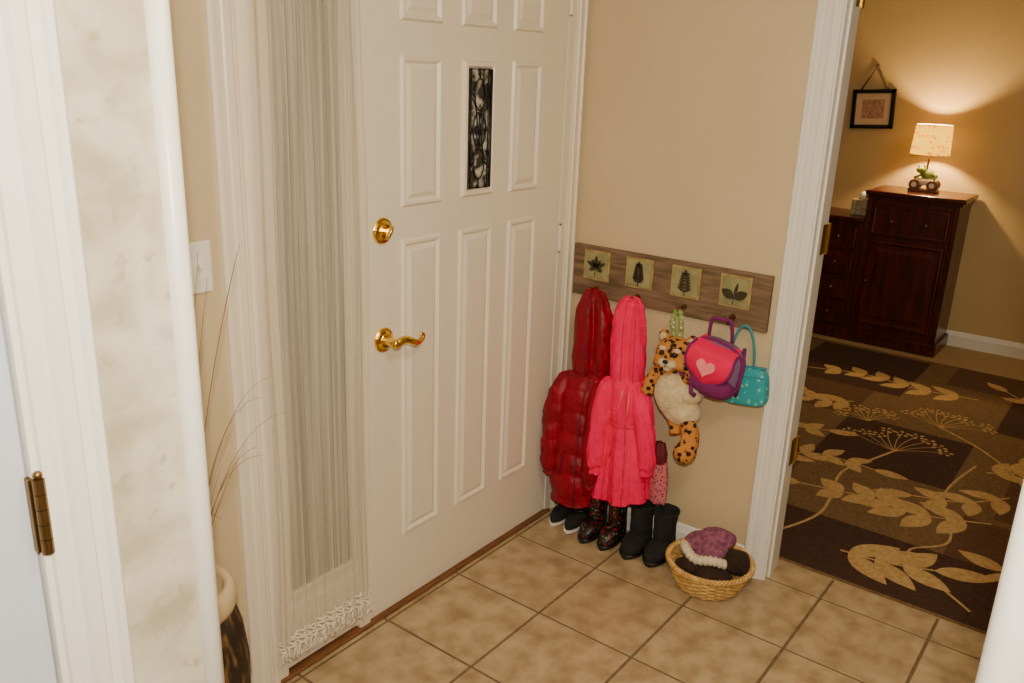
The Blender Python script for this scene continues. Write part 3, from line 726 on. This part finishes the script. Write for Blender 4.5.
def basket():
    c = (-.155, -.715)
    b = MB(); ns = 30
    rad = lambda z: .088+.048*(z/.085)**.7 if z > 0 else .088
    for i in range(10):
        z = .006+i*.0088; pts = []
        for j in range(ns*4):
            a = 2*pi*j/(ns*4); r = rad(z)+.0035*sin(a*ns/2+(pi if i % 2 else 0)); pts.append((c[0]+r*cos(a), c[1]+r*sin(a), z))
        b.tube(pts, .0042, 'wicker', 6, loop=True)
    for j in range(ns):
        a = 2*pi*(j+.5)/ns
        b.tube([(c[0]+rad(z)*cos(a), c[1]+rad(z)*sin(a), z) for z in (.004, .02, .04, .06, .09)], .003, 'wicker', 6)
    for ph in (0, 2*pi/3, 4*pi/3):
        pts = []
        for j in range(180):
            a = 2*pi*j/180; r = .138+.006*cos(a*22+ph); pts.append((c[0]+r*cos(a), c[1]+r*sin(a), .095+.006*sin(a*22+ph)))
        b.tube(pts, .0048, 'wicker', 6, loop=True)
    b.cyl((c[0], c[1], .002), (0, 0, 1), .088, .004, 'wicker', 40)
    b.obj("wicker_basket")
    b = MB()
    b.sup((c[0]+.035, c[1]+.020, .115), (.065, .078, .050), 'knit', .9, .9, 40, 24, nz=.25, nf=14)
    b.sup((c[0]+.045, c[1]-.005, .160), (.042, .060, .028), 'knit', .9, .9, 40, 20, nz=.3, nf=16)
    pts = []
    for j in range(50):
        t = j/49; a = radians(110+170*t)
        pts.append((c[0]+.028+.080*cos(a), c[1]+.012+.088*sin(a), .116+.006*sin(t*14)))
    b.tube(pts, [.016+.003*sin(j*2.2) for j in range(50)], 'knitc', 10)
    b.obj("knit_hat")
    b = MB()
    b.sup((c[0]-.058, c[1]-.035, .082), (.055, .060, .026), 'fleece', .9, .9, 40, 22, nz=.4, nf=16)
    b.sup((c[0]-.050, c[1]+.045, .080), (.045, .050, .022), 'fleece', .9, .9, 36, 20, nz=.35, nf=20)
    b.sup((c[0]+.020, c[1]-.085, .112), (.055, .042, .038), 'fleece', .9, .9, 36, 20, nz=.35, nf=20)
    b.obj("fleece_gloves")
basket()

# ------------------------------------------------------------ den
def rug():
    b = MB(); x0, x1, y0, y1 = .165, 3.0, -3.2, .6
    b.box(x0, x1, y0, y1, 0, .008, 'rugo', .003)
    z = .0082
    def rect(a, bb, c, d, k, zz=z): b.add([(a, c, zz), (bb, c, zz), (bb, d, zz), (a, d, zz)], [[0, 1, 2, 3]], k, False)
    rect(.17, .58, -3.19, .59, 'rugd')
    rect(1.15, 1.75, -1.20, -.62, 'rugd'); rect(2.2, 2.95, -.75, -.1, 'rugd'); rect(2.0, 2.6, -1.9, -1.25, 'rugd')
    rect(.62, 1.15, -.62, .0, 'rugm'); rect(1.75, 2.2, -.62, .2, 'rugm'); rect(1.0, 1.5, -2.0, -1.4, 'rugm'); rect(2.6, 2.99, -1.6, -.9, 'rugm')
    rect(.58, .95, -1.85, -1.30, 'rugm')
    zc = [z+.0006]
    def leaf(x, y, a, L, W):
        zc[0] += .000004; pts = []; n = 8
        for q in range(n+1): t = q/n; pts.append((t*L, W*sin(pi*t**.85)**.9))
        for q in range(n-1, 0, -1): t = q/n; pts.append((t*L, -W*sin(pi*t**.85)**.9))
        b.add([(x+u*cos(a)-w*sin(a), y+u*sin(a)+w*cos(a), zc[0]) for u, w in pts], [list(range(len(pts)))], 'ruggold', False)
    def stem(pts, w=.005):
        zc[0] += .000004; L = []; R = []
        P = [interp([(p[0], p[1]) for p in pts], i/30) for i in range(31)]
        for i, p in enumerate(P):
            q = P[min(i+1, 30)]; o = P[max(i-1, 0)]; d = Vector((q[0]-o[0], q[1]-o[1])).normalized()
            L.append((p[0]-d.y*w, p[1]+d.x*w, zc[0])); R.append((p[0]+d.y*w, p[1]-d.x*w, zc[0]))
        b.loft([L, R], 'ruggold', cap=False, closed=False, smooth=False); return P
    def spray(pts, L=.13, W=.03, nl=6):
        P = stem(pts)
        for i in range(nl):
            k = 4+int(i*25/nl); p = P[k]; q = P[k-1]; a = atan2(p[1]-q[1], p[0]-q[0])
            for s in (-1, 1): leaf(p[0], p[1], a+s*.75, L*(1-.06*i), W)
        p, q = P[-1], P[-2]; leaf(p[0], p[1], atan2(p[1]-q[1], p[0]-q[0]), L, W)
    def umbel(x, y, a0, r=.2, n=9):
        """fan of fine stalks from one foot, each tipped with a loose cluster of buds"""
        for i in range(n):
            a = a0+(i-(n-1)/2)*.26; L = r*random.uniform(.75, 1.05)
            ex, ey = x+L*cos(a), y+L*sin(a)
            stem([(x, y), (x+.5*L*cos(a+.08), y+.5*L*sin(a+.08)), (ex, ey)], .0022)
            for q in range(5):
                t = 2*pi*q/5+i; leaf(ex+.016*cos(t)-.009*cos(a), ey+.016*sin(t)-.009*sin(a), t, .022, .009)
    random.seed(5)
    spray([(.95, -1.40), (.84, -1.15), (.86, -.98), (.80, -.70)], .19, .042, 6)
    spray([(.36, -1.00), (.38, -1.15), (.44, -1.30)], .21, .044, 3)
    spray([(.36, -1.80), (.55, -1.64), (.60, -1.5)], .17, .040, 3)
    spray([(1.0, -.50), (1.15, -.66), (1.15, -.90)], .15, .032, 4)
    spray([(1.25, -1.42), (1.08, -1.28), (1.0, -1.1)], .16, .036, 3)
    umbel(1.42, -.92, .1, .26); umbel(1.88, -1.02, .0, .26); umbel(1.72, -.72, .5, .2); umbel(1.0, -.38, .4, .2)
    stem([(.5, -1.9), (.9, -1.55), (1.4, -1.45), (1.70, -1.25), (1.88, -1.02)], .006)
    stem([(.3, -.75), (.6, -.85), (1.0, -.8), (1.2, -.85), (1.42, -.92)], .006)
    stem([(.25, -1.45), (.5, -1.2), (.7, -1.3), (1.1, -1.2), (1.5, -1.25)], .005)
    spray([(2.45, -1.1), (2.4, -.8), (2.45, -.5), (2.35, -.2)], .18, .040)
    spray([(1.95, -.58), (1.85, -.42), (1.95, -.20)], .17, .038, 4)
    spray([(1.45, -1.3), (1.6, -1.45), (1.9, -1.5)], .16, .036, 4)
    spray([(2.7, -1.7), (2.5, -1.45), (2.7, -1.2)], .16, .036, 4)
    spray([(1.6, -.2), (1.4, -.4), (1.45, -.6)], .15, .034, 4)
    for i in range(10):
        x = random.uniform(.5, 2.6); y = random.uniform(-3, -1.9); spray([(x, y), (x+.15, y+.1), (x+.3, y+.05)], .13, .03, 4)
    b.obj("area_rug", recalc=False)
rug()

def dresser():
    b = MB(); k = 'cherry'
    b.box(3.12, 3.48, -.715, -.185, .06, .965, k, .004); b.box(3.095, 3.485, -.745, -.165, .965, .995, k, .008); b.box(3.11, 3.485, -.728, -.175, .945, .966, k, .004)
    b.box(3.105, 3.485, -.73, -.17, 0, .08, k, .006)
    b.box(3.12, 3.48, -.185, .42, .06, .785, k, .004); b.box(3.095, 3.485, -.18, .45, .785, .812, k, .008); b.box(3.105, 3.485, -.175, .435, 0, .08, k, .006)
    F = 3.12; pr = [(0, 0), (.006, .010), (.016, .012), (.03, .003), (.05, .003), (.07, .010)]
    b.panel((F, -.225, .13), (0, -1, 0), (0, 0, 1), (-1, 0, 0), .45, .56, k, pr)
    b.panel((F, -.225, .72), (0, -1, 0), (0, 0, 1), (-1, 0, 0), .45, .19, k, [(0, 0), (.004, .014), (.012, .016), (.02, .014)])
    for i in range(4):
        b.panel((F, .39, .10+i*.168), (0, -1, 0), (0, 0, 1), (-1, 0, 0), .54, .155, k, [(0, 0), (.004, .014), (.012, .016), (.02, .014)])
        for y in (.28, -.04):
            b.cyl((F-.014, y, .178+i*.168), (-1, 0, 0), .006, .014, 'brass_d', 12); b.sup((F-.034, y, .178+i*.168), (.009, .013, .013), 'brass_d')
    for y in (-.35, -.55): b.sup((F-.034, y, .815), (.012, .013, .013), 'brass_d'); b.cyl((F-.014, y, .815), (-1, 0, 0), .005, .014, 'brass_d', 12)
    b.sup((F-.022, -.25, .42), (.012, .012, .012), 'brass_d')
    b.box(3.108, 3.125, -.718, -.690, .08, .945, k, .005); b.box(3.108, 3.125, -.21, -.182, .08, .945, k, .005)
    b.obj("cherry_dresser")
    b = MB(); b.box(3.22, 3.34, -.165, -.055, .813, .915, 'tissue', .006)
    b.sup((3.28, -.11, .93), (.03, .025, .03), 'paperw', nz=.4, nf=40); b.obj("tissue_box")
dresser()

def lamp():
    e = empty("table_lamp"); x, y, z = 3.31, -.455, .996
    n = 48; b = MB()
    R = lambda r, zz: [(x+r*cos(2*pi*j/n), y+r*sin(2*pi*j/n), zz) for j in range(n)]
    b.loft([R(.115, 1.225), R(.104, 1.405)], 'shade', cap=False); b.obj("lamp_shade", e, recalc=True)
    b = MB()
    b.tube([(x+.115*cos(2*pi*j/n), y+.115*sin(2*pi*j/n), 1.225) for j in range(n)], .002, 'sole', 6, loop=True)
    b.tube([(x+.104*cos(2*pi*j/n), y+.104*sin(2*pi*j/n), 1.405) for j in range(n)], .002, 'sole', 6, loop=True)
    b.box(x-.045, x+.045, y-.085, y+.085, z, z+.018, 'figb', .005)
    for s in (-1, 1):
        for xx in (-.05, .038):
            b.cyl((x+xx, y+s*.052, z+.045), (1, 0, 0), .033, .014, 'figb', 28, bev=.004); b.cyl((x+xx-.002, y+s*.052, z+.045), (1, 0, 0), .016, .018, 'sole', 20)
    b.sup((x, y, z+.062), (.036, .075, .022), 'sole', .6, .6); b.sup((x, y-.012, z+.105), (.032, .042, .036), 'frogg')
    b.sup((x-.012, y+.028, z+.135), (.028, .032, .024), 'frogg')
    for s in (-1, 1): b.sup((x-.016, y+.028+s*.014, z+.158), (.009, .009, .010), 'sole'); b.sup((x-.023, y+.028+s*.014, z+.159), (.004, .004, .005), 'black')
    b.tube([(x-.02, y-.05, z+.12), (x-.03, y-.07, z+.10), (x-.03, y-.055, z+.075), (x-.035, y-.08, z+.07)], .010, 'frogg', 8)
    b.tube([(x-.01, y+.02, z+.11), (x-.035, y+.04, z+.095), (x-.035, y+.06, z+.085)], .008, 'frogg', 8)
    b.tube([(x, y, z+.12), (x, y, 1.27)], .006, 'brass_d', 10); b.cyl((x, y, 1.25), (0, 0, 1), .016, .03, 'sole', 20)
    b.tube([(x, y-.10, 1.40), (x, y, 1.40), (x, y+.10, 1.40)], .0015, 'brass_d', 6)
    b.obj("lamp_base", e)
    l = bpy.data.lights.new("lamp_bulb", 'POINT'); l.energy = 30; l.color = (1, .66, .28); l.shadow_soft_size = .022
    o = bpy.data.objects.new("lamp_bulb", l); o.location = (x, y, 1.32); COL.objects.link(o); o.parent = e
lamp()

def frame():
    b = MB(); rt = Matrix.Rotation(radians(-3), 3, 'X'); c = Vector((3.49, -.025, 1.475))
    w, h = .135, .125
    def bx(y0, y1, z0, z1, d, k):
        m = Matrix.Translation(c) @ rt.to_4x4(); b.box(-d, .009, y0, y1, z0, z1, k, .002, m)
    bx(-w, w, h-.025, h, .016, 'black'); bx(-w, w, -h, -h+.025, .016, 'black'); bx(-w, -w+.025, -h, h, .016, 'black'); bx(w-.025, w, -h, h, .016, 'black')
    bx(-w+.02, w-.02, -h+.02, h-.02, .002, 'mat_art'); bx(-.07, .07, -.06, .06, .004, 'art')
    b.tube([c+rt@Vector((-.005, .085, h)), (3.49, -.015, 1.745), c+rt@Vector((-.005, -.085, h))], .006, 'ribbon', 6)
    b.sup((3.490, -.015, 1.745), (.010, .012, .012), 'ribbon')
    b.obj("framed_sampler")
frame()

# ------------------------------------------------------------ lights
def area(name, loc, tgt, size, e, c):
    l = bpy.data.lights.new(name, 'AREA'); l.energy = e; l.color = c; l.shape = 'DISK'; l.size = size
    o = bpy.data.objects.new(name, l); o.location = loc
    o.rotation_euler = (Vector(tgt)-Vector(loc)).to_track_quat('-Z', 'Y').to_euler(); COL.objects.link(o)
area("ceiling_bounce_fill", (-1.7, -1.6, 2.40), (-1.7, -1.6, 0), .5, 22, (1, .80, .52))  # added area light standing in for flash bounced off the ceiling, no fixture
area("camera_flash", (-2.60, -1.70, 1.82), (-.2, -.6, .7), .06, 36, (1, .91, .76))
area("den_flash_fill", (1.9, -1.6, 2.40), (1.9, -1.6, 0), .5, 11, (1, .78, .48))  # added soft fill for flash reaching the den, no fixture modelled
w = bpy.data.worlds.new("World"); bpy.context.scene.world = w; w.use_nodes = True
w.node_tree.nodes["Background"].inputs[0].default_value = (.02, .025, .04, 1)

# ------------------------------------------------------------ camera
cam = bpy.data.cameras.new("camera"); cam.sensor_width = 36; cam.lens = 851.5/1024*36; cam.clip_start = .02
co = bpy.data.objects.new("camera", cam); COL.objects.link(co)
R = Matrix.Rotation(radians(-53.170), 4, 'Z') @ Matrix.Rotation(radians(90-17.657), 4, 'X') @ Matrix.Rotation(radians(2.075), 4, 'Z')
co.matrix_world = Matrix.Translation((-2.574, -1.665, 1.636)) @ R
bpy.context.scene.camera = co
